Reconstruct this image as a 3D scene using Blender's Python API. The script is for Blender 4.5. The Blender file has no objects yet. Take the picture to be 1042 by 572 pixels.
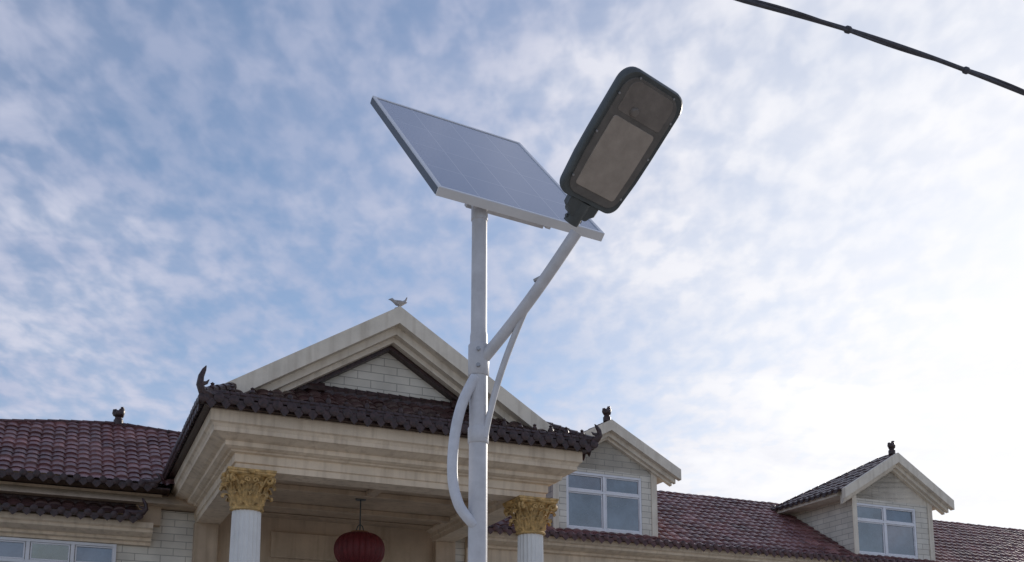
import bpy, bmesh, math, random
import numpy as np
from mathutils import Vector, Matrix
random.seed(4)
sc=bpy.context.scene
rad=math.radians
# ------------------------------------------------------------------ helpers
def newmesh(name,verts,faces,mat=None,parent=None,smooth=False,uvs=None):
    me=bpy.data.meshes.new(name); me.from_pydata([tuple(v) for v in verts],[],faces); me.update()
    if uvs is not None:
        uv=me.uv_layers.new(name="UVMap")
        for l in me.loops: uv.data[l.index].uv=uvs[l.vertex_index]
    ob=bpy.data.objects.new(name,me); sc.collection.objects.link(ob)
    if mat is not None:
        for m in (mat if isinstance(mat,(list,tuple)) else [mat]): me.materials.append(m)
    if smooth:
        for p_ in me.polygons: p_.use_smooth=True
    if parent: ob.parent=parent
    return ob
def empty(name,loc=(0,0,0),rotz=0):
    e=bpy.data.objects.new(name,None); sc.collection.objects.link(e); e.empty_display_size=.3
    e.location=loc; e.rotation_euler=(0,0,rotz)
    return e
class G:
    """geometry accumulator"""
    def __init__(s): s.v=[]; s.f=[]
    def add(s,v,f):
        n=len(s.v); s.v+= [tuple(a) for a in v]; s.f+=[tuple(i+n for i in q) for q in f]
    def box(s,x0,x1,y0,y1,z0,z1):
        s.add([(x0,y0,z0),(x1,y0,z0),(x1,y1,z0),(x0,y1,z0),(x0,y0,z1),(x1,y0,z1),(x1,y1,z1),(x0,y1,z1)],
              [(0,3,2,1),(4,5,6,7),(0,1,5,4),(1,2,6,5),(2,3,7,6),(3,0,4,7)])
    def prism(s,poly,y0,y1):
        n=len(poly)
        v=[(a,y0,b) for a,b in poly]+[(a,y1,b) for a,b in poly]
        f=[tuple(range(n)),tuple(range(2*n-1,n-1,-1))]+[(i,i+n,(i+1)%n+n,(i+1)%n) for i in range(n)]
        s.add(v,f)
    def tube(s,pts,r,n=12,caps=True):
        pts=[Vector(p) for p in pts]; m=len(pts)
        rr=r if isinstance(r,(list,tuple)) else [r]*m
        up=None; V=[]
        for i,p in enumerate(pts):
            t=(pts[min(i+1,m-1)]-pts[max(i-1,0)]).normalized()
            if up is None: up=t.orthogonal().normalized()
            up=(up-t*up.dot(t)).normalized(); b=t.cross(up)
            for k in range(n):
                a=2*math.pi*k/n; V.append(p+(up*math.cos(a)+b*math.sin(a))*rr[i])
        F=[(i*n+k,i*n+(k+1)%n,(i+1)*n+(k+1)%n,(i+1)*n+k) for i in range(m-1) for k in range(n)]
        if caps: F+=[tuple(range(n-1,-1,-1)),tuple(range((m-1)*n,m*n))]
        s.add(V,F)
    def lathe(s,prof,c=(0,0,0),n=24,lobes=0,amp=0):
        V=[];m=len(prof)
        for r,z in prof:
            for k in range(n):
                a=2*math.pi*k/n; q=r*(1+amp*(abs(math.cos(lobes*a/2))-1)) if lobes else r
                V.append((c[0]+q*math.cos(a),c[1]+q*math.sin(a),c[2]+z))
        F=[(i*n+k,i*n+(k+1)%n,(i+1)*n+(k+1)%n,(i+1)*n+k) for i in range(m-1) for k in range(n)]
        F+=[tuple(range(n-1,-1,-1)),tuple(range((m-1)*n,m*n))]
        s.add(V,F)
    def ring(s,u0,u1,v0,v1,prof):
        V=[]
        for i,z in prof: V+=[(u0+i,v0+i,z),(u1-i,v0+i,z),(u1-i,v1-i,z),(u0+i,v1-i,z)]
        F=[(j*4+k,(j+1)*4+k,(j+1)*4+(k+1)%4,j*4+(k+1)%4) for j in range(len(prof)-1) for k in range(4)]
        s.add(V,F)
    def obj(s,name,mat,parent=None,smooth=False,bevel=0):
        o=newmesh(name,s.v,s.f,mat,parent,smooth)
        bm=bmesh.new(); bm.from_mesh(o.data); bmesh.ops.recalc_face_normals(bm,faces=bm.faces); bm.to_mesh(o.data); bm.free()
        if smooth:
            md=o.modifiers.new("es",'EDGE_SPLIT'); md.split_angle=rad(40)
        if bevel:
            md=o.modifiers.new("bv",'BEVEL'); md.width=bevel; md.segments=2; md.limit_method='ANGLE'; md.angle_limit=rad(40)
        return o
# ------------------------------------------------------------------ materials
def nd(t,ty,**kw):
    n=t.nodes.new(ty)
    for k,v in kw.items(): setattr(n,k,v)
    return n
def base(name,col,rough=.6,metal=0,var=.12,scale=3.,bump=.0,bscale=40.,streak=0.,dirt=None,spec=.5,coat=0):
    m=bpy.data.materials.new(name); m.use_nodes=True; t=m.node_tree; b=t.nodes["Principled BSDF"]; L=t.links
    b.inputs["Roughness"].default_value=rough; b.inputs["Metallic"].default_value=metal
    b.inputs["Specular IOR Level"].default_value=spec
    b.inputs["Coat Weight"].default_value=coat
    tc=nd(t,'ShaderNodeTexCoord'); n1=nd(t,'ShaderNodeTexNoise'); n1.inputs["Scale"].default_value=scale; n1.inputs["Detail"].default_value=5; n1.inputs["Roughness"].default_value=.65
    L.new(tc.outputs["Object"],n1.inputs["Vector"])
    mr=nd(t,'ShaderNodeMapRange'); mr.inputs["From Min"].default_value=.3; mr.inputs["From Max"].default_value=.7; mr.inputs["To Min"].default_value=1-var*1.6; mr.inputs["To Max"].default_value=1+var
    L.new(n1.outputs["Fac"],mr.inputs["Value"])
    mul=nd(t,'ShaderNodeVectorMath',operation='SCALE'); mul.inputs[0].default_value=col
    L.new(mr.outputs[0],mul.inputs["Scale"]); out=mul.outputs[0]
    if streak:
        mp=nd(t,'ShaderNodeMapping'); mp.inputs["Scale"].default_value=(5,5,.35); L.new(tc.outputs["Object"],mp.inputs[0])
        n2=nd(t,'ShaderNodeTexNoise'); n2.inputs["Scale"].default_value=1.3; n2.inputs["Detail"].default_value=5; L.new(mp.outputs[0],n2.inputs["Vector"])
        r2=nd(t,'ShaderNodeMapRange'); r2.inputs["From Min"].default_value=.48; r2.inputs["From Max"].default_value=.72; r2.inputs["To Max"].default_value=streak
        L.new(n2.outputs["Fac"],r2.inputs["Value"])
        mx=nd(t,'ShaderNodeMix',data_type='RGBA'); L.new(r2.outputs[0],mx.inputs["Factor"]); L.new(out,mx.inputs["A"])
        mx.inputs["B"].default_value=(*(dirt or (col[0]*.45,col[1]*.4,col[2]*.35)),1); out=mx.outputs["Result"]
    L.new(out,b.inputs["Base Color"])
    if bump:
        n3=nd(t,'ShaderNodeTexNoise'); n3.inputs["Scale"].default_value=bscale; n3.inputs["Detail"].default_value=3; L.new(tc.outputs["Object"],n3.inputs["Vector"])
        bp=nd(t,'ShaderNodeBump'); bp.inputs["Strength"].default_value=bump; bp.inputs["Distance"].default_value=.02
        L.new(n3.outputs["Fac"],bp.inputs["Height"]); L.new(bp.outputs[0],b.inputs["Normal"])
    return m
def siding(name,c1,c2,mortar):
    m=base(name,c1,.55); t=m.node_tree; L=t.links; b=t.nodes["Principled BSDF"]
    tc=nd(t,'ShaderNodeTexCoord'); sx=nd(t,'ShaderNodeSeparateXYZ'); L.new(tc.outputs["Object"],sx.inputs[0])
    ad=nd(t,'ShaderNodeMath',operation='ADD'); L.new(sx.outputs[0],ad.inputs[0]); L.new(sx.outputs[1],ad.inputs[1])
    cb=nd(t,'ShaderNodeCombineXYZ'); L.new(ad.outputs[0],cb.inputs[0]); L.new(sx.outputs[2],cb.inputs[1])
    br=nd(t,'ShaderNodeTexBrick'); L.new(cb.outputs[0],br.inputs["Vector"]); br.inputs["Scale"].default_value=1
    br.inputs["Brick Width"].default_value=.62; br.inputs["Row Height"].default_value=.19; br.inputs["Mortar Size"].default_value=.010
    br.inputs["Mortar Smooth"].default_value=.4
    br.inputs["Color1"].default_value=(*c1,1); br.inputs["Color2"].default_value=(*c2,1); br.inputs["Mortar"].default_value=(*mortar,1)
    ns=nd(t,'ShaderNodeTexNoise'); ns.inputs["Scale"].default_value=1.4; ns.inputs["Detail"].default_value=6
    L.new(tc.outputs["Object"],ns.inputs["Vector"])
    mr=nd(t,'ShaderNodeMapRange'); mr.inputs["From Min"].default_value=.3;mr.inputs["From Max"].default_value=.7;mr.inputs["To Min"].default_value=.76;mr.inputs["To Max"].default_value=1.05
    L.new(ns.outputs["Fac"],mr.inputs["Value"])
    mu=nd(t,'ShaderNodeVectorMath',operation='SCALE'); L.new(br.outputs["Color"],mu.inputs[0]); L.new(mr.outputs[0],mu.inputs["Scale"])
    L.new(mu.outputs[0],b.inputs["Base Color"])
    bp=nd(t,'ShaderNodeBump'); bp.inputs["Strength"].default_value=.5; bp.inputs["Distance"].default_value=.012; bp.invert=True
    L.new(br.outputs["Fac"],bp.inputs["Height"]); L.new(bp.outputs[0],b.inputs["Normal"])
    return m
def tilemat(name,cols,rough=.38):
    m=bpy.data.materials.new(name); m.use_nodes=True; t=m.node_tree; b=t.nodes["Principled BSDF"]; L=t.links
    uv=nd(t,'ShaderNodeUVMap'); fl=nd(t,'ShaderNodeVectorMath',operation='FLOOR'); L.new(uv.outputs[0],fl.inputs[0])
    wn=nd(t,'ShaderNodeTexWhiteNoise',noise_dimensions='3D'); L.new(fl.outputs[0],wn.inputs["Vector"])
    cr=nd(t,'ShaderNodeValToRGB'); cr.color_ramp.elements[0].color=(*cols[0],1); cr.color_ramp.elements[1].color=(*cols[-1],1)
    for i,c in enumerate(cols[1:-1]): e=cr.color_ramp.elements.new((i+1)/(len(cols)-1)); e.color=(*c,1)
    L.new(wn.outputs["Value"],cr.inputs[0])
    tc=nd(t,'ShaderNodeTexCoord'); ns=nd(t,'ShaderNodeTexNoise'); ns.inputs["Scale"].default_value=.9; ns.inputs["Detail"].default_value=7; L.new(tc.outputs["Object"],ns.inputs["Vector"])
    mr=nd(t,'ShaderNodeMapRange'); mr.inputs["From Min"].default_value=.3;mr.inputs["From Max"].default_value=.7;mr.inputs["To Min"].default_value=.55;mr.inputs["To Max"].default_value=1.25
    L.new(ns.outputs["Fac"],mr.inputs["Value"])
    mu=nd(t,'ShaderNodeVectorMath',operation='SCALE'); L.new(cr.outputs[0],mu.inputs[0]); L.new(mr.outputs[0],mu.inputs["Scale"]); L.new(mu.outputs[0],b.inputs["Base Color"])
    b.inputs["Roughness"].default_value=rough
    return m
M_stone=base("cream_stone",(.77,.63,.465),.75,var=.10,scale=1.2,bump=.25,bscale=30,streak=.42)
M_rake=base("pale_stone",(.78,.70,.575),.75,var=.10,scale=1.5,bump=.2,bscale=30,streak=.34)
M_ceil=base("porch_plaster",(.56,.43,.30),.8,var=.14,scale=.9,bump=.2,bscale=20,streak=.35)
M_side=siding("white_facing_tile",(.79,.74,.635),(.71,.66,.56),(.38,.35,.30))
M_tile=tilemat("glazed_roof_tile",[(.12,.046,.046),(.18,.072,.070),(.25,.115,.108),(.145,.068,.068)])
M_tiled=tilemat("dark_roof_tile",[(.05,.024,.023),(.075,.034,.031),(.10,.048,.044),(.06,.034,.032)],.35)
M_dark=base("dark_glazed_ornament",(.050,.023,.021),.38,var=.5,scale=14,bump=.5,bscale=25)
M_end=base("maroon_tile_end",(.10,.040,.038),.38,var=.5,scale=8,bump=.5,bscale=25)
M_gold=base("gilded_capital",(.58,.37,.14),.6,var=.38,scale=9,bump=.5,bscale=25)
M_col=base("white_column_paint",(.80,.78,.74),.5,var=.06,scale=2,streak=.2)
M_frame=base("white_window_frame",(.8,.8,.82),.4,var=.05)
M_glass=base("window_glass",(.10,.13,.16),.06,var=.6,scale=.7,bump=.05,bscale=1.5,spec=1.0)
M_glass.node_tree.nodes["Principled BSDF"].inputs["IOR"].default_value=1.9
M_red=base("red_lantern_silk",(.13,.010,.012),.6,var=.2,scale=6)
M_pole=base("white_painted_steel",(.58,.575,.59),.38,var=.10,scale=7,streak=.36,dirt=(.35,.31,.27),bump=.03,bscale=60)
M_plas=base("white_conduit",(.64,.65,.69),.45,var=.08,scale=12)
M_shell=base("grey_lamp_housing",(.070,.080,.082),.42,var=.15,scale=10,bump=.06,bscale=120)
M_bez=base("lamp_bezel",(.13,.12,.11),.45,var=.15,scale=10)
M_under=base("lamp_cover",(.19,.165,.145),.4,var=.15,scale=10)
M_led=base("led_lens_panel",(.36,.31,.265),.25,var=.12,scale=7)
M_alu=base("aluminium_frame",(.74,.75,.77),.35,metal=.25,var=.05)
M_aldk=base("frame_side_shade",(.10,.12,.15),.5,var=.1)  # dark tone that paints the shaded outer sides of the panel frame
M_back=base("panel_backsheet",(.6,.6,.6),.6)
M_cable=base("black_cable",(.06,.06,.075),.6,var=.3,scale=20)
M_conc=base("concrete",(.36,.34,.31),.9,var=.2,scale=.6,bump=.4,bscale=15)
M_ground=base("concrete_yard",(.43,.40,.36),.9,var=.25,scale=.25,bump=.4,bscale=6)
M_bird=base("grey_feathers",(.42,.41,.41),.7,var=.25,scale=20)
M_clip=base("steel_clip",(.35,.35,.36),.4,metal=.7)
M_cell=bpy.data.materials.new("solar_cells"); M_cell.use_nodes=True
t=M_cell.node_tree; L=t.links; b=t.nodes["Principled BSDF"]
tc=nd(t,'ShaderNodeTexCoord'); br=nd(t,'ShaderNodeTexBrick'); br.offset=0; L.new(tc.outputs["Object"],br.inputs["Vector"])
br.inputs["Scale"].default_value=1; br.inputs["Brick Width"].default_value=.312; br.inputs["Row Height"].default_value=.42; br.inputs["Mortar Size"].default_value=.005; br.inputs["Mortar Smooth"].default_value=.6
br.inputs["Color1"].default_value=(.18,.235,.35,1); br.inputs["Color2"].default_value=(.195,.25,.37,1); br.inputs["Mortar"].default_value=(.37,.42,.51,1)
L.new(br.outputs["Color"],b.inputs["Base Color"]); b.inputs["Roughness"].default_value=.25; b.inputs["IOR"].default_value=1.6
b.inputs["Coat Weight"].default_value=.6; b.inputs["Coat Roughness"].default_value=.12

# ------------------------------------------------------------------ tile roof generator
def tiled(name,P0,s,tv,ls,lt,parent,clip=None,pitch=.30,course=.36,amp=.055,lip=.035,mat=None):
    P0=Vector(P0); s=Vector(s).normalized(); tv=Vector(tv).normalized(); n=s.cross(tv)
    if n.z<0: n=-n
    k=6; ns=int(round(ls/pitch))*k; nt=int(math.ceil(lt/course))
    S=[i*pitch/k for i in range(ns+1)]
    prof=[amp*(abs(math.sin(math.pi*(i/k)))**.6) for i in range(ns+1)]
    T=[]
    for j in range(nt):
        a=j*course; e=min((j+1)*course,lt)
        T+= [(a,lip,j),(e-.002,.0,j)]
    V=[];UV=[];F=[]
    rnd=random.Random(len(name)+int(ls*10))
    jit={}
    for ti,(tt,h,j) in enumerate(T):
        for si,ss in enumerate(S):
            key=(si//k,j)
            if key not in jit: jit[key]=rnd.uniform(-.011,.011)
            V.append(P0+s*ss+tv*(tt+(jit[key]*1.5 if h else 0))+n*(h+prof[si]+jit[key])); UV.append(((ss+1e-4)/pitch,j+.5))
    w=ns+1
    for ti in range(len(T)-1):
        for si in range(ns):
            ss=S[si]+pitch/k/2; tt=(T[ti][0]+T[ti+1][0])/2
            if clip and not clip(ss,tt): continue
            F.append((ti*w+si,ti*w+si+1,(ti+1)*w+si+1,(ti+1)*w+si))
    o=newmesh(name,V,F,mat or M_tile,parent,uvs=UV)
    bm=bmesh.new(); bm.from_mesh(o.data); bmesh.ops.delete(bm,geom=[v for v in bm.verts if not v.link_faces],context='VERTS')
    if bm.faces: bmesh.ops.recalc_face_normals(bm,faces=bm.faces)
    bm.to_mesh(o.data); bm.free()
    return o
def eave_ends(name,P0,s,ls,out,parent,pitch=.30,r=.085,drop=.17,mat=None):
    g=G(); P0=Vector(P0); s=Vector(s).normalized(); o=Vector(out).normalized(); z=Vector((0,0,1))
    n=int(round(ls/pitch))
    for i in range(n+1):
        c=P0+s*(i*pitch)+z*random.uniform(-.014,.014)
        m=10; V=[]
        for dd,rr in ((-.10,r*.9),(.03,r*.9),(.03,r*1.05),(.06,r*1.05),(.075,r*.6)):
            for k in range(m):
                a=2*math.pi*k/m; V.append(c+o*dd+s*math.cos(a)*rr+z*math.sin(a)*rr)
        F=[(q*m+k,q*m+(k+1)%m,(q+1)*m+(k+1)%m,(q+1)*m+k) for q in range(4) for k in range(m)]+[tuple(range(4*m,5*m))]
        g.add(V,F)
        if i<n:
            c=c+s*pitch/2-z*.02; hw=pitch*.40
            pl=[(-hw,.02),(hw,.02),(hw*.92,-.06),(hw*.45,-drop*.72),(0,-drop),(-hw*.45,-drop*.72),(-hw*.92,-.06)]
            V=[c+s*a+z*bb+o*.02 for a,bb in pl]+[c+s*a+z*bb+o*.045 for a,bb in pl]; m=7
            g.add(V,[tuple(range(m)),tuple(range(2*m-1,m-1,-1))]+[(k,k+m,(k+1)%m+m,(k+1)%m) for k in range(m)])
    return g.obj(name,mat or M_dark,parent,smooth=True)
def ridge_cap(name,pts,parent,r=.11,bead=.28,mat=None):
    g=G()
    pts=[Vector(p) for p in pts]
    for a,bq in zip(pts[:-1],pts[1:]):
        L_=(bq-a).length; n=max(1,int(L_/bead)); d=(bq-a)/n
        for i in range(n):
            p0=a+d*i; p1=a+d*(i+1.12)
            g.tube([p0,p0+(p1-p0)*.5,p1],[r*1.08,r*.96,r*.88],n=8)
        side=d.cross(Vector((0,0,1))).normalized()*r*.85; zz=Vector((0,0,-r*1.6))
        g.add([a+side,a-side,bq-side,bq+side,a+side+zz,a-side+zz,bq-side+zz,bq+side+zz],[(0,1,2,3),(7,6,5,4),(0,4,5,1),(1,5,6,2),(2,6,7,3),(3,7,4,0)])
    return g.obj(name,mat or M_dark,parent,smooth=True)
def horn(g,base_,out,h=.6,r=.075):
    b0=Vector(base_); o=Vector(out).normalized(); z=Vector((0,0,1))
    pts=[b0-o*.35+z*.02,b0-o*.1,b0+o*.08+z*.08*h,b0+o*.15+z*.3*h,b0+o*.13+z*.6*h,b0+o*.07+z*.85*h,b0+o*.03+z*h]
    g.tube(pts,[r*1.3,r*1.3,r*1.1,r*.85,r*.7,r*.5,r*.12],n=8)
    g.tube([b0+o*.10+z*.35*h,b0+o*.0+z*(.42*h),b0-o*.05+z*(.55*h)],[r*.6,r*.4,r*.1],n=6)
def finial(name,c,parent,h=.42,mat=None,s=(1,0,0)):
    """small squat ridge beast: pedestal, body, raised head and curled tail"""
    g=G(); c=Vector(c); s=Vector(s).normalized(); z=Vector((0,0,1)); k=h/.42
    g.lathe([(.15*k,-.16*k),(.15*k,.0),(.12*k,.03*k),(.11*k,.08*k),(.14*k,.12*k)],c,n=12)
    g.tube([c-s*.13*k+z*.15*k,c-s*.05*k+z*.20*k,c+s*.06*k+z*.22*k,c+s*.08*k+z*.3*k,c+s*.08*k+z*.38*k],[.08*k,.15*k,.14*k,.11*k,.075*k],n=10)
    g.tube([c+s*.05*k+z*.38*k,c+s*.11*k+z*.39*k,c+s*.16*k+z*.36*k],[.07*k,.075*k,.02*k],n=8)
    g.tube([c-s*.09*k+z*.17*k,c-s*.13*k+z*.22*k,c-s*.13*k+z*.32*k,c-s*.08*k+z*.36*k],[.09*k,.08*k,.06*k,.01],n=8)
    return g.obj(name,mat or M_dark,parent,smooth=True)

# ------------------------------------------------------------------ house
house=empty("house",(-6.05,20.42,0),rad(23.75))
H=house
UL,UR=-14.,46.
CU=4.05
g=G(); g.box(UL,UR,7.0,15.0,0,7.25); g.obj("walls",M_side,H)
g=G()
for u0,u1 in ((UL-.1,-.2),(8.9,UR+.1)): g.box(u0,u1,6.86,6.998,3.4,3.65)
g.obj("string_course",M_stone,H,bevel=.01)
g=G()
def cornice(u0,u1,zt,g,low=.9):
    prof=[(6.34,zt),(6.34,zt-.13),(6.42,zt-.17),(6.42,zt-.24),(6.6,zt-.30),(6.75,zt-.33),(6.75,zt-.40),(6.86,zt-.43),(6.86,zt-low),(6.997,zt-low),(6.997,zt)]
    n=len(prof); V=[(u0,a,z) for a,z in prof]+[(u1,a,z) for a,z in prof]
    g.add(V,[tuple(range(n)),tuple(range(2*n-1,n-1,-1))]+[(i,i+n,(i+1)%n+n,(i+1)%n) for i in range(n)])
cornice(8.2,UR+.3,7.28,g); cornice(UL-.3,-.45,6.78,g,.50)
g.obj("eaves_cornice",M_stone,H)
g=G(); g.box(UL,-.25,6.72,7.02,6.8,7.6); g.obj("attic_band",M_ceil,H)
pr=math.atan2(10.25-7.35,11-6.3); lr=math.hypot(10.25-7.35,4.7)
tvF=(0,math.cos(pr),math.sin(pr)); tvB=(0,-math.cos(pr),math.sin(pr))
tiled("roof_tiles_right",(7.9,6.2,7.30),(1,0,0),tvF,UR-7.6,lr+.08,H)
tiled("roof_tiles_rear",(UL,15.7,7.35),(1,0,0),tvB,UR-UL,lr,H,pitch=.6)
eave_ends("roof_tile_ends",(8.2,6.2,7.36),(1,0,0),UR-8.2,(0,-1,0),H,mat=M_end)
ridge_cap("main_ridge",[(.5,11,10.20),(UR,11,10.20)],H,r=.085,mat=M_end)
g=G(); g.prism([(6.3,7.28),(11,10.12),(15.7,7.28)],0,1)
V=[(UL if q[1]==0 else UR,q[0],q[2]) for q in g.v]; g2=G(); g2.add(V,g.f)
g2.obj("roof_core",M_ceil,H)
zl0=7.7; prl=math.atan2(10.6-7.6,4.7); lrl=4.95
tvL=(0,math.cos(prl),math.sin(prl))
pts_top=[(-14,1.6),(-8,2.7),(-4.25,3.90),(-2.8,4.45),(-1.3,4.85),(1.5,4.35),(4,4.35)]
def topL(u):
    for (a,ta),(b_,tb) in zip(pts_top[:-1],pts_top[1:]):
        if a<=u<=b_: return ta+(tb-ta)*(u-a)/(b_-a)
    return lrl
tiled("roof_tiles_left",(-14,6.22,zl0),(1,0,0),tvL,15.9,lrl,H,clip=lambda s_,t_: t_<topL(s_-14))
def onL(u,off=.04):
    t_=topL(u); return (u,6.22+tvL[1]*t_,zl0+tvL[2]*t_+off)
ridge_cap("left_ridge",[onL(u) for u in (-14,-8,-4.25,-2.8,-1.3,1.5)],H,r=.075,mat=M_end)
p=onL(-1.25); finial("left_ridge_finial",(p[0],p[1],p[2]+.12),H,h=.38)
eave_ends("left_roof_tile_ends",(-14,6.22,zl0+.03),(1,0,0),13.4,(0,-1,0),H)
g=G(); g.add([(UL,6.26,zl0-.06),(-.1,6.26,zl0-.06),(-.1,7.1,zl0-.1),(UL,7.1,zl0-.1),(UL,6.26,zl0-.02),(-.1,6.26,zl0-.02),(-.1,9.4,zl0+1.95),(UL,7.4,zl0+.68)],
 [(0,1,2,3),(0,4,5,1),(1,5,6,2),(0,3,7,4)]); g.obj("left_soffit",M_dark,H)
ang=rad(34); tv=(0,math.cos(ang),math.sin(ang))
tiled("lower_pent_tiles",(-14,6.15,6.84),(1,0,0),tv,13.2,.68,H,course=.34,mat=M_tiled)
eave_ends("lower_pent_ends",(-14,6.15,6.88),(1,0,0),13.05,(0,-1,0),H)
ridge_cap("lower_pent_ridge",[(-14,6.68,7.26),(-.9,6.68,7.26)],H,r=.07,bead=.2)
g=G(); horn(g,(-.8,6.15,6.95),(1,-.3,0),h=.4,r=.07); horn(g,(-.5,6.2,7.78),(1,-.3,0),h=.25,r=.06); g.obj("eave_horns",M_dark,H,smooth=True)
# --- windows
def window(name,u0,u1,vf,z0,z1,cols,trans=.3,surround=True):
    e=bpy.data.objects.new(name,None); sc.collection.objects.link(e); e.parent=H
    g=G(); w=.075
    g.box(u0,u1,vf-.05,vf+.06,z1-w,z1); g.box(u0,u1,vf-.05,vf+.06,z0,z0+w)
    g.box(u0,u0+w,vf-.05,vf+.06,z0+w,z1-w); g.box(u1-w,u1,vf-.05,vf+.06,z0+w,z1-w)
    zt=z1-(z1-z0)*trans
    g.box(u0+w,u1-w,vf-.045,vf+.05,zt-.04,zt+.04)
    for i in range(1,cols):
        uc=u0+(u1-u0)*i/cols
        g.box(uc-.045,uc+.045,vf-.042,vf+.05,z0+w,zt-.04); g.box(uc-.045,uc+.045,vf-.042,vf+.05,zt+.04,z1-w)
    for i in range(cols):
        a=u0+(u1-u0)*i/cols+.06; b_=u0+(u1-u0)*(i+1)/cols-.06
        for (c0,c1) in ((z0+.08,zt-.045),(zt+.045,z1-.08)):
            g.box(a,b_,vf-.02,vf+.02,c0,c0+.035); g.box(a,b_,vf-.02,vf+.02,c1-.035,c1)
            g.box(a,a+.035,vf-.02,vf+.02,c0+.035,c1-.035); g.box(b_-.035,b_,vf-.02,vf+.02,c0+.035,c1-.035)
    g.obj("frame",M_frame,e,bevel=.006)
    gg=G()
    for i in range(cols):
        a=u0+(u1-u0)*i/cols+.09; b_=u0+(u1-u0)*(i+1)/cols-.09
        for (c0,c1) in ((z0+.11,zt-.08),(zt+.08,z1-.11)):
            dx=random.uniform(-.014,.014); dz=random.uniform(-.012,.012)
            gg.add([(a,vf+.012+dx-dz,c0),(b_,vf+.012-dx-dz,c0),(b_,vf+.012-dx+dz,c1),(a,vf+.012+dx+dz,c1)],[(0,1,2,3)])
    gg.obj("glass",M_glass,e)
    if surround:
        g=G(); g.box(u0-.16,u1+.16,vf-.10,vf+.05,z0-.16,z0-.003); g.obj("sill",M_stone,e,bevel=.01)
    return e
window("left_window",-6.4,-4.6,6.97,4.4,6.25,2)
window("left_window",-4.3,-1.25,6.97,4.4,6.27,3)
for c in (12.6,17,21,26,31,36): window("upper_window",c-1.1,c+1.1,6.97,4.3,6.1,2)
for c in (-5,-1.8,12.6,17,21,26,31,36): window("ground_window",c-1.1,c+1.1,6.97,1.0,2.8,2)
# --- dormers
def dormer(c,zap,zend,w0,w1,half=1.78,ov=2.45,zb=7.45):
    e=bpy.data.objects.new("dormer",None); sc.collection.objects.link(e); e.parent=H
    sl=(zap-zend)/ov; th=.34
    zin=lambda du: zap-th-sl*abs(du)+.1
    g=G(); vb=10.2
    zt=9.42; z0=7.62; f0,f1=6.6,6.75
    g.box(c-half,w0,f0,f1,zb-.2,zt); g.box(w1,c+half,f0,f1,zb-.2,zt); g.box(w0,w1,f0,f1,zb-.2,z0)
    g.prism([(c-half,zt),(c+half,zt),(c+half,zin(half)),(c,zin(0)),(c-half,zin(half))],f0,f1)
    g.box(c-half,c-half+.15,f1,vb,zb-.2,zin(half)-.05); g.box(c+half-.15,c+half,f1,vb,zb-.2,zin(half)-.05)
    g.obj("walls",M_side,e)
    g=G()
    for uu in (c-half-.03,c+half-.17): g.box(uu,uu+.2,f0-.035,f0-.003,zb-.1,zin(half)-.02)
    g.obj("corner_boards",M_rake,e,bevel=.005)
    g=G()
    for (va,vb_,top,bot,o) in ((6.15,6.33,0,th,ov),(6.333,6.46,.06,th+.14,ov-.1),(6.463,6.597,.12,th+.22,ov-.16)):
        g.prism([(c,zap-top),(c+o,zap-top-sl*o),(c+o,zap-bot-sl*o),(c,zap-bot),(c-o,zap-bot-sl*o),(c-o,zap-top-sl*o)],va,vb_)
    g.obj("rake_mouldings",M_rake,e)
    g=G(); o=ov-.03; vr=7.1; ve=10.3; ze=zap-.03-sl*o
    g.add([(c,6.6,zap-.03),(c,vr,zap-.03),(c-o,6.6,ze),(c-o,ve,ze),(c+o,6.6,ze),(c+o,ve,ze),
           (c,6.6,zap-.2),(c-o,6.6,ze-.17),(c-o,ve,ze-.17),(c+o,6.6,ze-.17),(c+o,ve,ze-.17)],
          [(0,2,3,1),(0,1,5,4),(1,3,5),(2,7,8,3),(4,5,10,9),(3,8,10,5),(0,6,7,2),(0,4,9,6),(6,9,10,8,7)])
    g.obj("roof_body",M_rake,e)
    a=math.atan(sl); ll=ov/math.cos(a)
    clipf=lambda s_,t_: s_+6.3<ve-(ve-vr)*(t_/ll)
    for sgn,nm in ((-1,"tiles_a"),(1,"tiles_b")):
        tiled(nm,(c+sgn*(ov+.03),6.34,zend-.04),(0,1,0),(-sgn*math.cos(a),0,math.sin(a)),4.2,ll,e,pitch=.3,clip=clipf,mat=M_tiled,amp=.04,lip=.025)
        eave_ends("tile_ends_"+nm,(c+sgn*(ov+.03),6.4,zend+.0),(0,1,0),3.9,(sgn,0,0),e,r=.06,drop=.1)
    ridge_cap("ridge",[(c,6.35,zap-.01),(c,vr,zap-.01)],e,r=.06)
    ridge_cap("hip_a",[(c,vr,zap-.01),(c-ov,ve,zend+.02)],e,r=.06)
    ridge_cap("hip_b",[(c,vr,zap-.01),(c+ov,ve,zend+.02)],e,r=.06)
    finial("finial",(c,6.45,zap+.14),e,h=.34)
    window("dormer_window",w0+.003,w1-.003,6.66,z0+.003,zt-.003,2,trans=.33,surround=False).parent=e
    return e
dormer(12.65,11.05,9.72,11.3,13.92)
dormer(24.05,11.25,9.76,22.3,25.1)
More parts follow.
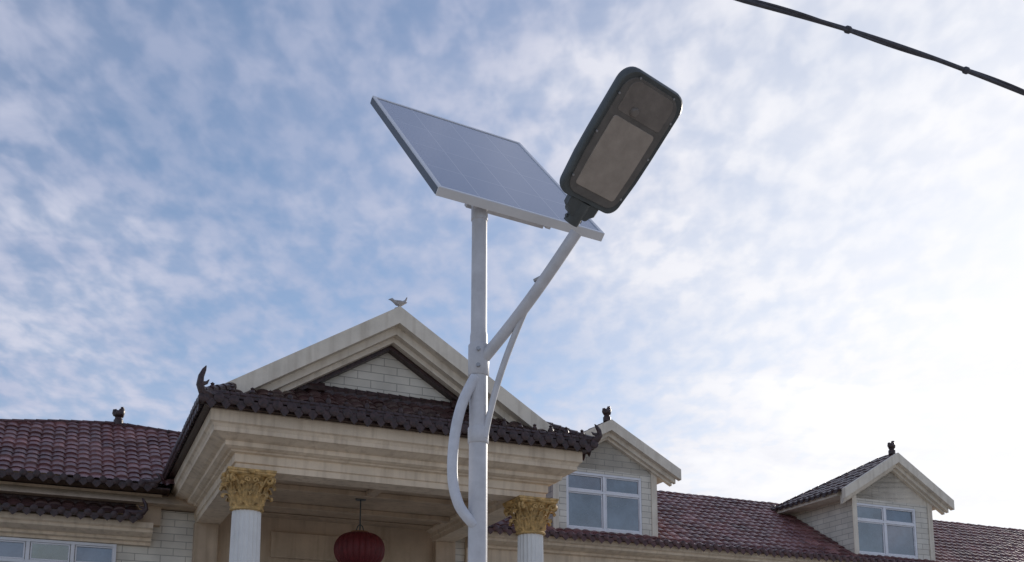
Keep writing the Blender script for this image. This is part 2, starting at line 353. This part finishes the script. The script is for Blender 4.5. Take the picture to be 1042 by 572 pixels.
# --- portico entablature
U0,U1=0.,8.4; VB=10.
g=G()
g.ring(U0,U1,0,VB,[(.5,8.02),(.02,8.02),(0,7.99),(0,7.76),(.05,7.73),(.09,7.66),(.09,7.58),(.15,7.56),(.27,7.50),(.36,7.47),(.36,7.38),(.44,7.34),(.50,7.33),(.52,7.30),(.60,7.28),(.60,7.10),(.64,7.08),(.64,6.95),(1.24,6.95),(1.24,7.06),(1.30,7.09),(1.30,7.18),(1.42,7.24),(1.42,7.32)])
g.obj("entablature",M_stone,H)
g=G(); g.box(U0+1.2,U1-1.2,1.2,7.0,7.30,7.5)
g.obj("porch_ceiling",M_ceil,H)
g=G()
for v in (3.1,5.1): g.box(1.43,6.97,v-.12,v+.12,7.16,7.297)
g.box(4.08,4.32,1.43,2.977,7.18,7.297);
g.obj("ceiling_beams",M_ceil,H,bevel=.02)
g=G(); g.box(.3,8.1,.3,7.0,7.6,8.0); g.obj("entablature_core",M_stone,H)
g=G()
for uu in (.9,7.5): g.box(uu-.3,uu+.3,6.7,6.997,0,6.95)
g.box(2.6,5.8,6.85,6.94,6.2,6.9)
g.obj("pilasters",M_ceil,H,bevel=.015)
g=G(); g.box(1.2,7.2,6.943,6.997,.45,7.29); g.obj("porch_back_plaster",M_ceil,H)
g=G(); g.box(3.0,5.4,6.90,6.94,.5,3.3); g.obj("front_door",base("brown_door",(.10,.035,.02),.4),H,bevel=.01)
window("porch_window",2.9,5.5,6.93,4.2,6.0,3)
g=G(); g.box(-.2,8.6,0.2,6.99,0,.45); g.box(1.5,6.9,-.15,.197,0,.3); g.obj("porch_floor",M_conc,H,bevel=.02)
# --- pent roof round portico
e0=.18; zE=8.10; sl=.66; pa=math.atan(sl); 
wid=U1-U0+2*e0; dep=1.35+e0; lt=dep/math.cos(pa)
tiled("portico_pent_front",(U0-e0,-e0,zE),(1,0,0),(0,math.cos(pa),math.sin(pa)),wid,lt,H,clip=lambda s_,t_: t_*math.cos(pa)<s_+.02 and t_*math.cos(pa)<wid-s_+.02,pitch=.292,course=.33,mat=M_tiled)
sd=9.0
tiled("portico_pent_left",(U0-e0,-e0,zE),(0,1,0),(math.cos(pa),0,math.sin(pa)),sd,lt*.6,H,clip=lambda s_,t_: t_*math.cos(pa)<s_+.02,pitch=.292,course=.33,mat=M_tiled)
tiled("portico_pent_right",(U1+e0,-e0,zE),(0,1,0),(-math.cos(pa),0,math.sin(pa)),sd,lt*.6,H,clip=lambda s_,t_: t_*math.cos(pa)<s_+.02,pitch=.292,course=.33,mat=M_tiled)
eave_ends("portico_tile_ends_front",(U0-e0,-e0-.02,zE+.05),(1,0,0),wid,(0,-1,0),H,pitch=.292,r=.10,drop=.2)
eave_ends("portico_tile_ends_left",(U0-e0-.02,-e0+.14,zE+.05),(0,1,0),7.2,(-1,0,0),H,pitch=.292,r=.095,drop=.2)
eave_ends("portico_tile_ends_right",(U1+e0+.02,-e0+.14,zE+.05),(0,1,0),7.2,(1,0,0),H,pitch=.292,r=.095,drop=.2)
ridge_cap("portico_eave_caps",[(U0-e0+.12,8.6,zE+.2),(U0-e0+.12,-e0+.12,zE+.2),(U1+e0-.12,-e0+.12,zE+.2),(U1+e0-.12,8.6,zE+.2)],H,r=.075,bead=.2)
g=G()
for i in range(22):
    uu=U0-.02+i*.4+random.uniform(-.03,.03); k=random.uniform(.85,1.15)
    g.lathe([(.02,0),(.055,.02),(.07,.07*k),(.05,.12*k),(.03,.14*k),(.045,.17*k),(.0,.21*k)],(uu,-e0+.14,zE+.24),n=9)
g.obj("pent_knobs",M_dark,H,smooth=True)
ridge_cap("pent_top_ridge",[(2.25,1.22,9.10),(5.85,1.22,9.10)],H,r=.11,bead=.24)
zc=lambda d: zE+.1+sl*d
ridge_cap("hip_left",[(U0-e0,-e0,zc(0)+.05),(U0-e0+1.0,-e0+1.0,zc(1.0))],H,r=.1,bead=.22)
ridge_cap("hip_right",[(U1+e0,-e0,zc(0)+.05),(U1+e0-1.0,-e0+1.0,zc(1.0))],H,r=.1,bead=.22)
g=G(); horn(g,(U0-e0+.05,-e0,zE+.10),(-1,-.4,0),h=.60,r=.085); horn(g,(U1+e0+.02,-e0,zE+.15),(1,-.6,0),h=.40,r=.08)
horn(g,(2.2,1.15,9.1),(-1,0,0),h=.3,r=.09); horn(g,(5.9,1.15,9.1),(1,0,0),h=.3,r=.09)
g.obj("corner_horns",M_dark,H,smooth=True)
g=G(); g.ring(U0,U1,0,VB,[(-.14,8.03),(-.14,8.07),(.4,8.3),(.4,8.023),(-.14,8.023)]); g.obj("pent_underboard",M_dark,H)
# --- gable
zA,zB_,hw=11.02,8.50,4.05; gs=(zA-zB_)/hw
g=G()
for (va,vb_,top,bot,o) in ((.42,.66,0,.40,hw),(.663,.86,.08,.58,hw-.1),(.863,1.05,.16,.70,hw-.2)):
    g.prism([(CU,zA-top),(CU+o,zA-top-gs*o),(CU+o,zA-bot-gs*o),(CU,zA-bot),(CU-o,zA-bot-gs*o),(CU-o,zA-top-gs*o)],va,vb_)
g.obj("gable_rake",M_rake,H)
g=G(); o=hw-.03
g.prism([(CU,zA-.04),(CU+o,zA-.04-gs*o),(CU+o,zA-.24-gs*o),(CU,zA-.24),(CU-o,zA-.24-gs*o),(CU-o,zA-.04-gs*o)],1.053,11.4)
g.obj("gable_slab",M_rake,H)
g=G(); hh=hw-.3
g.prism([(CU-hh,8.3),(CU+hh,8.3),(CU+hh,zA-.2-gs*hh),(CU,zA-.2),(CU-hh,zA-.2-gs*hh)],1.3,1.5)
g.obj("gable_wall",M_side,H)
g=G()
o=hw-.9
g.prism([(CU,zA-.70),(CU+o,zA-.70-gs*o),(CU+o,zA-.80-gs*o),(CU,zA-.80),(CU-o,zA-.80-gs*o),(CU-o,zA-.70-gs*o)],1.06,1.297)
g.obj("gable_inner_bead",M_dark,H)
ga=math.atan(gs); gl=hw/math.cos(ga)
for sgn in (-1,1):
    tiled("gable_tiles",(CU+sgn*(hw+.0),.7,zB_-.05),(0,1,0),(-sgn*math.cos(ga),0,math.sin(ga)),10.5,gl,H)
ridge_cap("gable_ridge",[(CU,.75,zA+.0),(CU,11.2,zA+.0)],H,r=.06)
# --- columns
def column(c):
    e=bpy.data.objects.new("column",None); sc.collection.objects.link(e); e.parent=H; e.location=(c[0],c[1],0)
    g=G(); n=120
    zs=[.75,1.5,3,4.5,5.6,6.14]; V=[]
    for z in zs:
        r=.345-.045*((z-.75)/5.4)**1.6
        for k in range(n):
            a=2*math.pi*k/n; ph=(k%6)/6
            V.append(((r-.028*math.sin(math.pi*ph)**.7)*math.cos(a),(r-.028*math.sin(math.pi*ph)**.7)*math.sin(a),z))
    F=[(i*n+k,i*n+(k+1)%n,(i+1)*n+(k+1)%n,(i+1)*n+k) for i in range(len(zs)-1) for k in range(n)]
    g.add(V,F); 
    g.obj("shaft",M_col,e,smooth=True)
    g=G(); g.box(-.5,.5,-.5,.5,.45,.6); g.lathe([(.48,.6),(.5,.64),(.48,.68),(.40,.7),(.38,.73),(.36,.76)],n=40); g.obj("base",M_col,e,smooth=True)
    g=G()
    g.lathe([(.30,6.12),(.345,6.14),(.355,6.17),(.33,6.20),(.30,6.22),(.31,6.4),(.34,6.6),(.42,6.76),(.47,6.83)],n=32)
    pts=[]
    for q in range(4):
        a0=math.pi/4+q*math.pi/2
        for k in range(8):
            tq=k/8; a=a0+tq*math.pi/2; x=abs(tq-.5)*2; r=.46+.22*x**2.2
            pts.append((r*math.cos(a),r*math.sin(a)))
    m=len(pts); V=[]
    for z,sc_ in ((6.82,.93),(6.85,1.0),(6.89,1.0),(6.90,1.04),(6.948,1.04)):
        V+=[(x*sc_,y*sc_,z) for x,y in pts]
    F=[(i*m+k,i*m+(k+1)%m,(i+1)*m+(k+1)%m,(i+1)*m+k) for i in range(4) for k in range(m)]+[tuple(range(m-1,-1,-1)),tuple(range(4*m,5*m))]
    g.add(V,F)
    def leaf(a,z0,h,w,r0,curl):
        R_=Vector((math.cos(a),math.sin(a),0)); S_=Vector((-math.sin(a),math.cos(a),0)); nt,nw=12,6; V=[]
        for i in range(nt+1):
            tt=i/nt
            if tt<.72: rr=r0+.06*(tt/.72)**2+.02; zz=z0+h*tt/.72*.95
            else:
                q=(tt-.72)/.28*math.pi*1.05; rr=r0+.08+curl*(1-math.cos(q))*.5; zz=z0+h*.95+curl*.45*math.sin(q)
            ww=w*(.75+.45*math.sin(math.pi*min(1,tt*1.05)))*(1-.55*max(0,(tt-.75)/.25))*(1+.22*abs(math.sin(tt*math.pi*4.5)))
            for j in range(nw+1):
                x=(j/nw*2-1)
                V.append(R_*(rr-.035*x*x+.012*math.cos(x*math.pi*3))+S_*(x*ww)+Vector((0,0,zz-.03*abs(x))))
        w_=nw+1
        g.add(V,[(i*w_+j,i*w_+j+1,(i+1)*w_+j+1,(i+1)*w_+j) for i in range(nt) for j in range(nw)])
    for q in range(8): leaf(q*math.pi/4,6.20,.24,.095,.31,.15)
    for q in range(8): leaf(q*math.pi/4+math.pi/8,6.26,.38,.085,.335,.18)
    for q in range(4):
        a=math.pi/4+q*math.pi/2; R_=Vector((math.cos(a),math.sin(a),0)); S_=Vector((-math.sin(a),math.cos(a),0))
        for sg in (-1,1):
            pts=[R_*.36+S_*sg*.12+Vector((0,0,6.5)),R_*.46+S_*sg*.08+Vector((0,0,6.68))]
            for k in range(14):
                th_=k/13*math.pi*2.6; rr=.09*(1-k/17)
                pts.append(R_*(.57+rr*math.sin(th_-.9))+S_*sg*.035+Vector((0,0,6.73+rr*math.cos(th_-.9))))
            g.tube(pts,[.022,.026]+[.03]*14,n=6)
        a=q*math.pi/2; R_=Vector((math.cos(a),math.sin(a),0)); S_=Vector((-math.sin(a),math.cos(a),0))
        for sg in (-1,1):
            pts=[]
            for k in range(12):
                th_=k/11*math.pi*2.4; rr=.06*(1-k/14)
                pts.append(R_*.45+S_*sg*(.075+rr*math.sin(-th_+2))+Vector((0,0,6.72+rr*math.cos(-th_+2))))
            g.tube(pts,.018,n=6)
        g.lathe([(.0,-.04),(.05,-.02),(.065,.01),(.04,.05),(0,.06)],R_*.49+Vector((0,0,6.87)),n=10)
    g.obj("capital",M_gold,e,smooth=True)
column((.95,.95)); column((7.50,.95))
# --- lantern hanging in the porch
th=rad(23.75)
def w2(u,v,z): return Vector((-6.05+u*math.cos(th)-v*math.sin(th),20.42+u*math.sin(th)+v*math.cos(th),z))
lan=empty("red_lantern",w2(4.10,3.5,5.95))
g=G(); n=14
g.lathe([(.16+.46*math.sin(math.pi*(i+.6)/(n+1.2))**.8,-.42*math.cos(math.pi*(i+.6)/(n+1.2))) for i in range(n+1)],n=96,lobes=24,amp=.07); g.obj("silk_body",M_red,lan,smooth=True)
g=G(); g.lathe([(.2,.37),(.22,.39),(.22,.45),(.17,.46)],n=32); g.lathe([(.17,-.46),(.22,-.45),(.22,-.39),(.2,-.37)],n=32); g.obj("rims",base("lantern_trim",(.25,.10,.03),.5),lan,smooth=True)
g=G(); g.tube([(0,0,.46),(0,0,1.34)],.018,n=8); g.lathe([(.13,1.24),(.13,1.30),(.06,1.345)],n=16)
g.tube([(-.1,0,.45),(-.06,0,.58),(0,0,.64),(.06,0,.58),(.1,0,.45)],.016,n=6); g.obj("hanger",M_shell,lan,smooth=True)
g=G()
for k in range(30):
    a=k*2.4; r=.11*math.sqrt(k/30); g.tube([(r*math.cos(a),r*math.sin(a),-.45),(r*1.1*math.cos(a),r*1.1*math.sin(a),-.95)],.012,n=5)
g.obj("tassel",M_red,lan)
# --- bird on the gable ridge (perched, tail raised)
bird=empty("bird",w2(CU+.02,.62,11.06),th)
g=G()
g.tube([(-.24,0,.155),(-.20,0,.165),(-.16,0,.17),(-.11,0,.14),(-.04,0,.11),(.05,0,.11),(.12,0,.14),(.17,0,.20),(.20,0,.28)],[.004,.018,.038,.038,.066,.070,.045,.025,.012],n=12)
for sg in (-1,1):
    g.tube([(-.07,sg*.05,.13),(.02,sg*.065,.12),(.12,sg*.04,.13),(.20,sg*.02,.15)],[.015,.035,.025,.004],n=8)
    g.tube([(0,sg*.02,.06),(0.01,sg*.025,.0),(.0,sg*.025,-.05)],.010,n=6)
g.lathe([(.09,-.06),(.09,-.02),(.05,.0)],(0,0,0),n=14)
g.obj("body",M_bird,bird,smooth=True)

# ------------------------------------------------------------------ solar street lamp
lamp=empty("solar_street_lamp",(-.215,6.5,0))
LX,LY=-.215,6.5
def LP(x,y,z): return (x-LX,y-LY,z)
g=G()
g.lathe([(.062,0),(.061,2.5),(.058,3.9),(.057,4.05),(.052,4.08),(.050,4.85),(.055,4.855),(.055,4.99),(.049,5.0)],n=28)
g.lathe([(.16,0),(.16,.018),(.15,.02)],n=4); 
for k in range(4):
    a=k*math.pi/2; g.add([(.06*math.cos(a),.06*math.sin(a),.02),(.14*math.cos(a),.14*math.sin(a),.02),(.06*math.cos(a),.06*math.sin(a),.18)],[(0,1,2)])
g.obj("pole",M_pole,lamp,smooth=True)
A0=Vector(LP(-.195,6.49,3.88)); A1=Vector(LP(.400,6.13,4.585))
g=G()
pts=[A0.lerp(A1,t_)+Vector((0,0,-.03*math.sin(math.pi*t_))) for t_ in [i/12 for i in range(13)]]
g.tube(pts,.038,n=18)
g.lathe([(.064,3.78),(.068,3.785),(.068,3.985),(.064,3.99)],n=28)
g.obj("arm",M_pole,lamp,smooth=True)
B=[LP(-.172,6.47,3.36),LP(-.150,6.465,3.48),LP(-.10,6.44,3.68),LP(-.03,6.40,3.89),LP(.07,6.345,4.13),LP(.165,6.285,4.32)]
g=G(); 
def bez(P,n=24):
    P=[Vector(p) for p in P]; out=[]
    for i in range(len(P)-1):
        p0=P[max(i-1,0)];p1=P[i];p2=P[i+1];p3=P[min(i+2,len(P)-1)]
        for k in range(n//(len(P)-1)+1):
            s_=k/(n//(len(P)-1)+1)
            out.append(.5*((2*p1)+(-p0+p2)*s_+(2*p0-5*p1+4*p2-p3)*s_**2+(-p0+3*p1-3*p2+p3)*s_**3))
    out.append(P[-1]); return out
g.tube(bez(B),.021,n=12)
g.lathe([(.064,3.33),(.067,3.335),(.067,3.43),(.064,3.435)],n=28)
g.obj("brace",M_pole,lamp,smooth=True)
g=G()
for z in (3.83,3.94): g.tube([LP(-.215,6.43,z),LP(-.215,6.415,z)],.014,n=6)
g.tube([LP(.14,6.27,4.33),LP(.20,6.23,4.345)],.012,n=6)
g.obj("bolts",M_clip,lamp)
Cc=[LP(-.235,6.46,3.76),LP(-.265,6.45,3.70),LP(-.315,6.44,3.58),LP(-.352,6.44,3.43),LP(-.372,6.44,3.25),LP(-.370,6.44,3.07),LP(-.335,6.44,2.93),LP(-.285,6.45,2.85),LP(-.235,6.47,2.80)]
g=G(); g.tube(bez(Cc,40),.034,n=14); g.obj("cable_conduit",M_plas,lamp,smooth=True)
az,ti=rad(30),rad(48.1)
wv=Vector((math.cos(az),math.sin(az),0)); hv=Vector((-math.sin(az),math.cos(az),0)); lv=hv*math.cos(ti)+Vector((0,0,math.sin(ti))); nv=wv.cross(lv)
Wp,Lp=1.28,1.74
def basis(o,x,y,z):
    m=Matrix.Identity(4)
    for i in range(3): m[i][0]=x[i];m[i][1]=y[i];m[i][2]=z[i];m[i][3]=o[i]
    return m
pan=bpy.data.objects.new("solar_panel",None); sc.collection.objects.link(pan); pan.parent=lamp
PM=basis(LP(-.463,6.195,4.932),wv,lv,nv)
pan.matrix_local=PM
g=G(); fw=.028; T0=-.062
g.box(0,Wp,0,fw,T0,.0); g.box(0,Wp,Lp-fw,Lp,T0,0); g.box(0,fw,fw,Lp-fw,T0,0); g.box(Wp-fw,Wp,fw,Lp-fw,T0,0)
g.obj("frame",M_alu,pan,bevel=.003)
g=G(); g.box(-.004,-.0005,.012,Lp-.012,T0+.004,-.012); g.box(Wp+.0005,Wp+.004,.012,Lp-.012,T0+.004,-.012); g.obj("side_shade_strips",M_aldk,pan)  # thin dark strips added on both frame sides as painted shade
g=G(); g.box(fw,Wp-fw,fw,Lp-fw,-.012,-.006); g.obj("cells",M_cell,pan)
g=G(); g.box(fw,Wp-fw,fw,Lp-fw,-.022,-.014); g.box(.45,.65,.9,1.05,-.05,-.024); g.obj("backsheet",M_back,pan)
g=G(); g.box(.30,.34,.06,Lp-.06,-.095,-.065); g.box(.86,.90,.06,Lp-.06,-.095,-.065); g.box(.30,.90,.16,.20,-.135,-.097)
g.obj("support_rails",M_pole,pan,bevel=.003)
pt=Vector(LP(LX,LY,4.95)); 
g=G(); g.tube([pt,pt+Vector((0,0,.06))],.05,n=16); q0=PM@Vector((.36,.18,-.12)); g.tube([pt+Vector((0,0,.03)),q0],.03,n=12)
q1=PM@Vector((.36,.75,-.09)); g.tube([Vector(LP(LX,LY+.03,4.95)),q1],.016,n=8)
g.obj("panel_bracket",M_pole,lamp,smooth=True)
# lamp head
w_=Vector((math.cos(rad(35)),math.sin(rad(35)),0)); l_=Vector((.433,-.618,.656)).normalized(); l_=(l_-w_*l_.dot(w_)).normalized()
dn=w_.cross(l_)
al=rad(5.5); l2=l_*math.cos(al)+w_*math.sin(al); w2_=w_*math.cos(al)-l_*math.sin(al)
hd=bpy.data.objects.new("lamp_head",None); sc.collection.objects.link(hd); hd.parent=lamp
Wd,Ld=.50,.80
hb=Vector((.275,5.9,4.738))+w_*.232-l_*.015
hd.matrix_local=basis(LP(*hb),-w2_,l2,-dn)
def outline(wd,y0,y1,neck=.74,rt=.10,rb=.08,n=8):
    hw_=wd/2; pts=[]
    def arc(cx_,cy_,r,a0,a1):
        for k in range(n+1):
            a=a0+(a1-a0)*k/n; pts.append((cx_+r*math.cos(a),cy_+r*math.sin(a)))
    nb=hw_*neck*1.25
    arc(nb-rb,y0+rb,rb,-math.pi/2,-.15)
    pts.append((hw_*.985,y0+(y1-y0)*.30)); pts.append((hw_,y0+(y1-y0)*.5))
    arc(hw_-rt,y1-rt,rt,0,math.pi/2)
    m=list(pts)
    for x,y in reversed(m): pts.append((-x,y))
    return pts
def loft(layers,g,capb=True,capt=True):
    m=len(layers[0][0]); V=[]
    for pts,z in layers: V+=[(x,y,z) for x,y in pts]
    F=[(i*m+k,i*m+(k+1)%m,(i+1)*m+(k+1)%m,(i+1)*m+k) for i in range(len(layers)-1) for k in range(m)]
    if capb: F.append(tuple(range(m-1,-1,-1)))
    if capt: F.append(tuple(range((len(layers)-1)*m,len(layers)*m)))
    g.add(V,F)
def ins(d,**k): return outline(Wd-2*d,d,Ld-d,**k)
g=G(); loft([(ins(.018),.0),(ins(.008),-.004),(ins(.0),.006),(ins(-.003),.03),(ins(.0),.055),(ins(.02),.075),(ins(.06),.088),(ins(.12),.094)],g,capb=True)
for k in range(7): g.box(-.12+k*.04-.006,-.12+k*.04+.006,.12,.5,.09,.115)
g.obj("housing",M_shell,hd,smooth=True)
g=G(); loft([(ins(.034),-.006),(ins(.028),.006)],g); g.obj("bezel",M_bez,hd,smooth=True)
g=G(); loft([(outline(Wd-.17,.085,Ld*.66,neck=.76,rt=.02,rb=.02),-.011),(outline(Wd-.16,.08,Ld*.665,neck=.76,rt=.02,rb=.02),-.002)],g); g.obj("led_lens",M_led,hd)
g=G(); loft([(outline(Wd-.15,Ld*.70,Ld-.05,neck=.8,rt=.06,rb=.02),-.009),(outline(Wd-.14,Ld*.695,Ld-.045,neck=.8,rt=.06,rb=.02),.002)],g)
g.lathe([(.0,-.030),(.02,-.028),(.028,-.018),(.03,.0)],(0.06,Ld*.74,0),n=16)
g.obj("sensor_cover",M_under,hd,smooth=True)
g=G()
for x,y in ((-.20,.12),(.20,.12),(-.215,.40),(.215,.40),(-.14,.765),(.14,.765),(-.215,.64),(.215,.64)):
    g.lathe([(0,-.010),(.007,-.010),(.009,-.004)],(x,y,0),n=8)
g.obj("screws",M_clip,hd)
g=G(); loft([([(x*.9,y*1) for x,y in outline(.23,-.10,.05,neck=.6,rt=.02,rb=.03)],.004),(outline(.23,-.10,.05,neck=.6,rt=.02,rb=.03),.015),(outline(.22,-.10,.05,neck=.6,rt=.02,rb=.03),.07)],g)
g.tube([(0.0,-.15,.04),(0,.0,.04)],.052,n=18)
for y in (-.12,-.08): g.tube([(-.062,y,.04),(.062,y,.04)],.012,n=6)
g.obj("neck_clamp",M_shell,hd,smooth=True)
# ------------------------------------------------------------------ overhead cable and its poles
dirc=Vector((2.7,1.18,0)).normalized(); c0=Vector((1.745,7.17,7.0)); 
L0,L1=-13.,14.
def cz(s_): 
    return c0+dirc*s_+Vector((0,0,.055*math.sin(math.pi*min(max(s_/2.95,0),1)) if 0<s_<2.95 else -.0))
oc=empty("overhead_cable")
g=G(); N=400
g.tube([cz(L0+(L1-L0)*i/N) for i in range(N+1)],.018,n=8)
side=dirc.cross(Vector((0,0,1)))
g.tube([cz(s_)+Vector((0,0,.020))*math.cos(s_*2.6)+side*.020*math.sin(s_*2.6) for s_ in [L0+(L1-L0)*i/N for i in range(N+1)]],.012,n=6)
for s_ in (1.02,2.28,-1.4,3.9,5.2,-3):
    p0=cz(s_-.03);p1=cz(s_+.03); g.tube([p0,p0.lerp(p1,.3),p0.lerp(p1,.7),p1],[.02,.030,.030,.02],n=10)
g.obj("cable",M_cable,oc,smooth=True)
for s_ in (L0,L1):
    P=c0+dirc*s_; up_=empty("utility_pole",(P.x,P.y,0),math.atan2(dirc.y,dirc.x))
    g=G(); g.lathe([(.17,0),(.11,8.2),(.10,8.25)],n=20); g.obj("shaft",M_conc,up_,smooth=True)
    g=G(); g.box(-.06,.06,-.8,.8,7.3,7.4)
    for y in (-.7,0.25,.7): g.lathe([(.03,7.4),(.05,7.44),(.03,7.48),(.05,7.52),(.02,7.56)],(0,y,0),n=12)
    g.box(-.13,.13,-.03,.03,6.96,7.05); g.obj("crossarm",M_clip,up_)
# ------------------------------------------------------------------ ground
g=G(); g.add([(-900,-900,0),(900,-900,0),(900,900,0),(-900,900,0)],[(0,1,2,3)]); g.obj("ground",M_ground)
# ------------------------------------------------------------------ sky + light
SAZ,SEL=36.,20.
W=bpy.data.worlds.new("World"); sc.world=W; W.use_nodes=True; t=W.node_tree; L=t.links
bg=t.nodes["Background"]; bg.inputs["Strength"].default_value=.135
sky=nd(t,'ShaderNodeTexSky',sky_type='NISHITA'); sky.sun_disc=False; sky.sun_elevation=rad(SEL); sky.sun_rotation=rad(SAZ); sky.air_density=1.0; sky.dust_density=.4; sky.ozone_density=2.2
tc=nd(t,'ShaderNodeTexCoord'); sp=nd(t,'ShaderNodeSeparateXYZ'); L.new(tc.outputs["Generated"],sp.inputs[0])
def mth(op,a,b_=None,c=None,clamp=False):
    n=nd(t,'ShaderNodeMath',operation=op); n.use_clamp=clamp
    for i,x in enumerate((a,b_,c)):
        if x is None: continue
        if isinstance(x,(int,float)): n.inputs[i].default_value=x
        else: L.new(x,n.inputs[i])
    return n.outputs[0]
zc_=mth('MAXIMUM',sp.outputs[2],0.0); den=mth('ADD',zc_,.16)
px=mth('DIVIDE',sp.outputs[0],den); py=mth('DIVIDE',sp.outputs[1],den)
cb=nd(t,'ShaderNodeCombineXYZ'); L.new(px,cb.inputs[0]); L.new(py,cb.inputs[1])
def noise(vec,scale,detail,rough=.55,dist=0,mapscale=(1,1,1),rot=0,loc=(0,0,0)):
    mp=nd(t,'ShaderNodeMapping'); mp.inputs["Scale"].default_value=mapscale; mp.inputs["Rotation"].default_value=(0,0,rot); mp.inputs["Location"].default_value=loc
    L.new(vec,mp.inputs[0]); n=nd(t,'ShaderNodeTexNoise'); n.inputs["Scale"].default_value=scale; n.inputs["Detail"].default_value=detail; n.inputs["Roughness"].default_value=rough; n.inputs["Distortion"].default_value=dist
    L.new(mp.outputs[0],n.inputs["Vector"]); return n.outputs["Fac"]
def rng_(v,a,b_,c=0,d=1,smooth=True):
    n=nd(t,'ShaderNodeMapRange'); 
    if smooth: n.interpolation_type='SMOOTHSTEP'
    n.inputs["From Min"].default_value=a;n.inputs["From Max"].default_value=b_;n.inputs["To Min"].default_value=c;n.inputs["To Max"].default_value=d
    L.new(v,n.inputs["Value"]); return n.outputs[0]
V=cb.outputs[0]
big=rng_(noise(V,1.5,3,.55,.3,loc=(3.1,1.2,0)),.36,.66)
rip=rng_(noise(V,19,3,.5,.15,mapscale=(1.15,.75,1),rot=.45),.30,.70)
wisp=rng_(noise(V,3.2,6,.6,.5,mapscale=(.7,1.5,1),rot=-.7),.30,.70)
sd_=Vector((math.sin(rad(SAZ))*math.cos(rad(SEL)),math.cos(rad(SAZ))*math.cos(rad(SEL)),math.sin(rad(SEL))))
dp=nd(t,'ShaderNodeVectorMath',operation='DOT_PRODUCT'); L.new(tc.outputs["Generated"],dp.inputs[0]); dp.inputs[1].default_value=sd_
prox=rng_(dp.outputs["Value"],.78,.985,0,1)
hor=rng_(sp.outputs[2],.12,.42,1,0)
# ripples strongest away from the glare
ra=mth('SUBTRACT',.34,mth('MULTIPLY',prox,.12))
cov=mth('MULTIPLY',rip,mth('ADD',mth('MULTIPLY',big,.20),ra))
cov=mth('ADD',cov,mth('MULTIPLY',big,.20)); cov=mth('ADD',cov,mth('MULTIPLY',wisp,.18)); cov=mth('ADD',cov,mth('MULTIPLY',prox,.56)); cov=mth('ADD',cov,mth('MULTIPLY',hor,.12))
cov=mth('ADD',cov,.07,clamp=True)
mixc=nd(t,'ShaderNodeMix',data_type='RGBA'); mixc.inputs["A"].default_value=(3.4,3.65,4.95,1); mixc.inputs["B"].default_value=(7.5,7.5,7.7,1)
f_=mth('ADD',mth('MULTIPLY',prox,.88),mth('MULTIPLY',mth('MULTIPLY',wisp,big),.26)); f_=mth('ADD',f_,mth('MULTIPLY',rip,.08)); f_=mth('ADD',f_,mth('MULTIPLY',hor,.05),clamp=True)
L.new(f_,mixc.inputs["Factor"])
ms=nd(t,'ShaderNodeMix',data_type='RGBA'); L.new(cov,ms.inputs["Factor"]); L.new(sky.outputs[0],ms.inputs["A"]); L.new(mixc.outputs["Result"],ms.inputs["B"])
L.new(ms.outputs["Result"],bg.inputs["Color"])
sun=bpy.data.lights.new("sun",'SUN'); sun.energy=2.8; sun.angle=rad(2); sun.color=(1,.92,.82)
so=bpy.data.objects.new("sun",sun); sc.collection.objects.link(so); so.rotation_euler=(-sd_).to_track_quat('-Z','Y').to_euler()
# ------------------------------------------------------------------ camera
cam=bpy.data.cameras.new("camera"); co=bpy.data.objects.new("camera",cam); sc.collection.objects.link(co); sc.camera=co
co.location=(0,0,1.5); co.rotation_euler=(rad(100),0,0)
cam.sensor_width=36; cam.lens=36*1075/1042; cam.shift_y=(559.5-286)/1042; cam.clip_end=3000; cam.clip_start=.05
sc.view_settings.view_transform='Standard'; sc.view_settings.look='None'; sc.view_settings.exposure=0
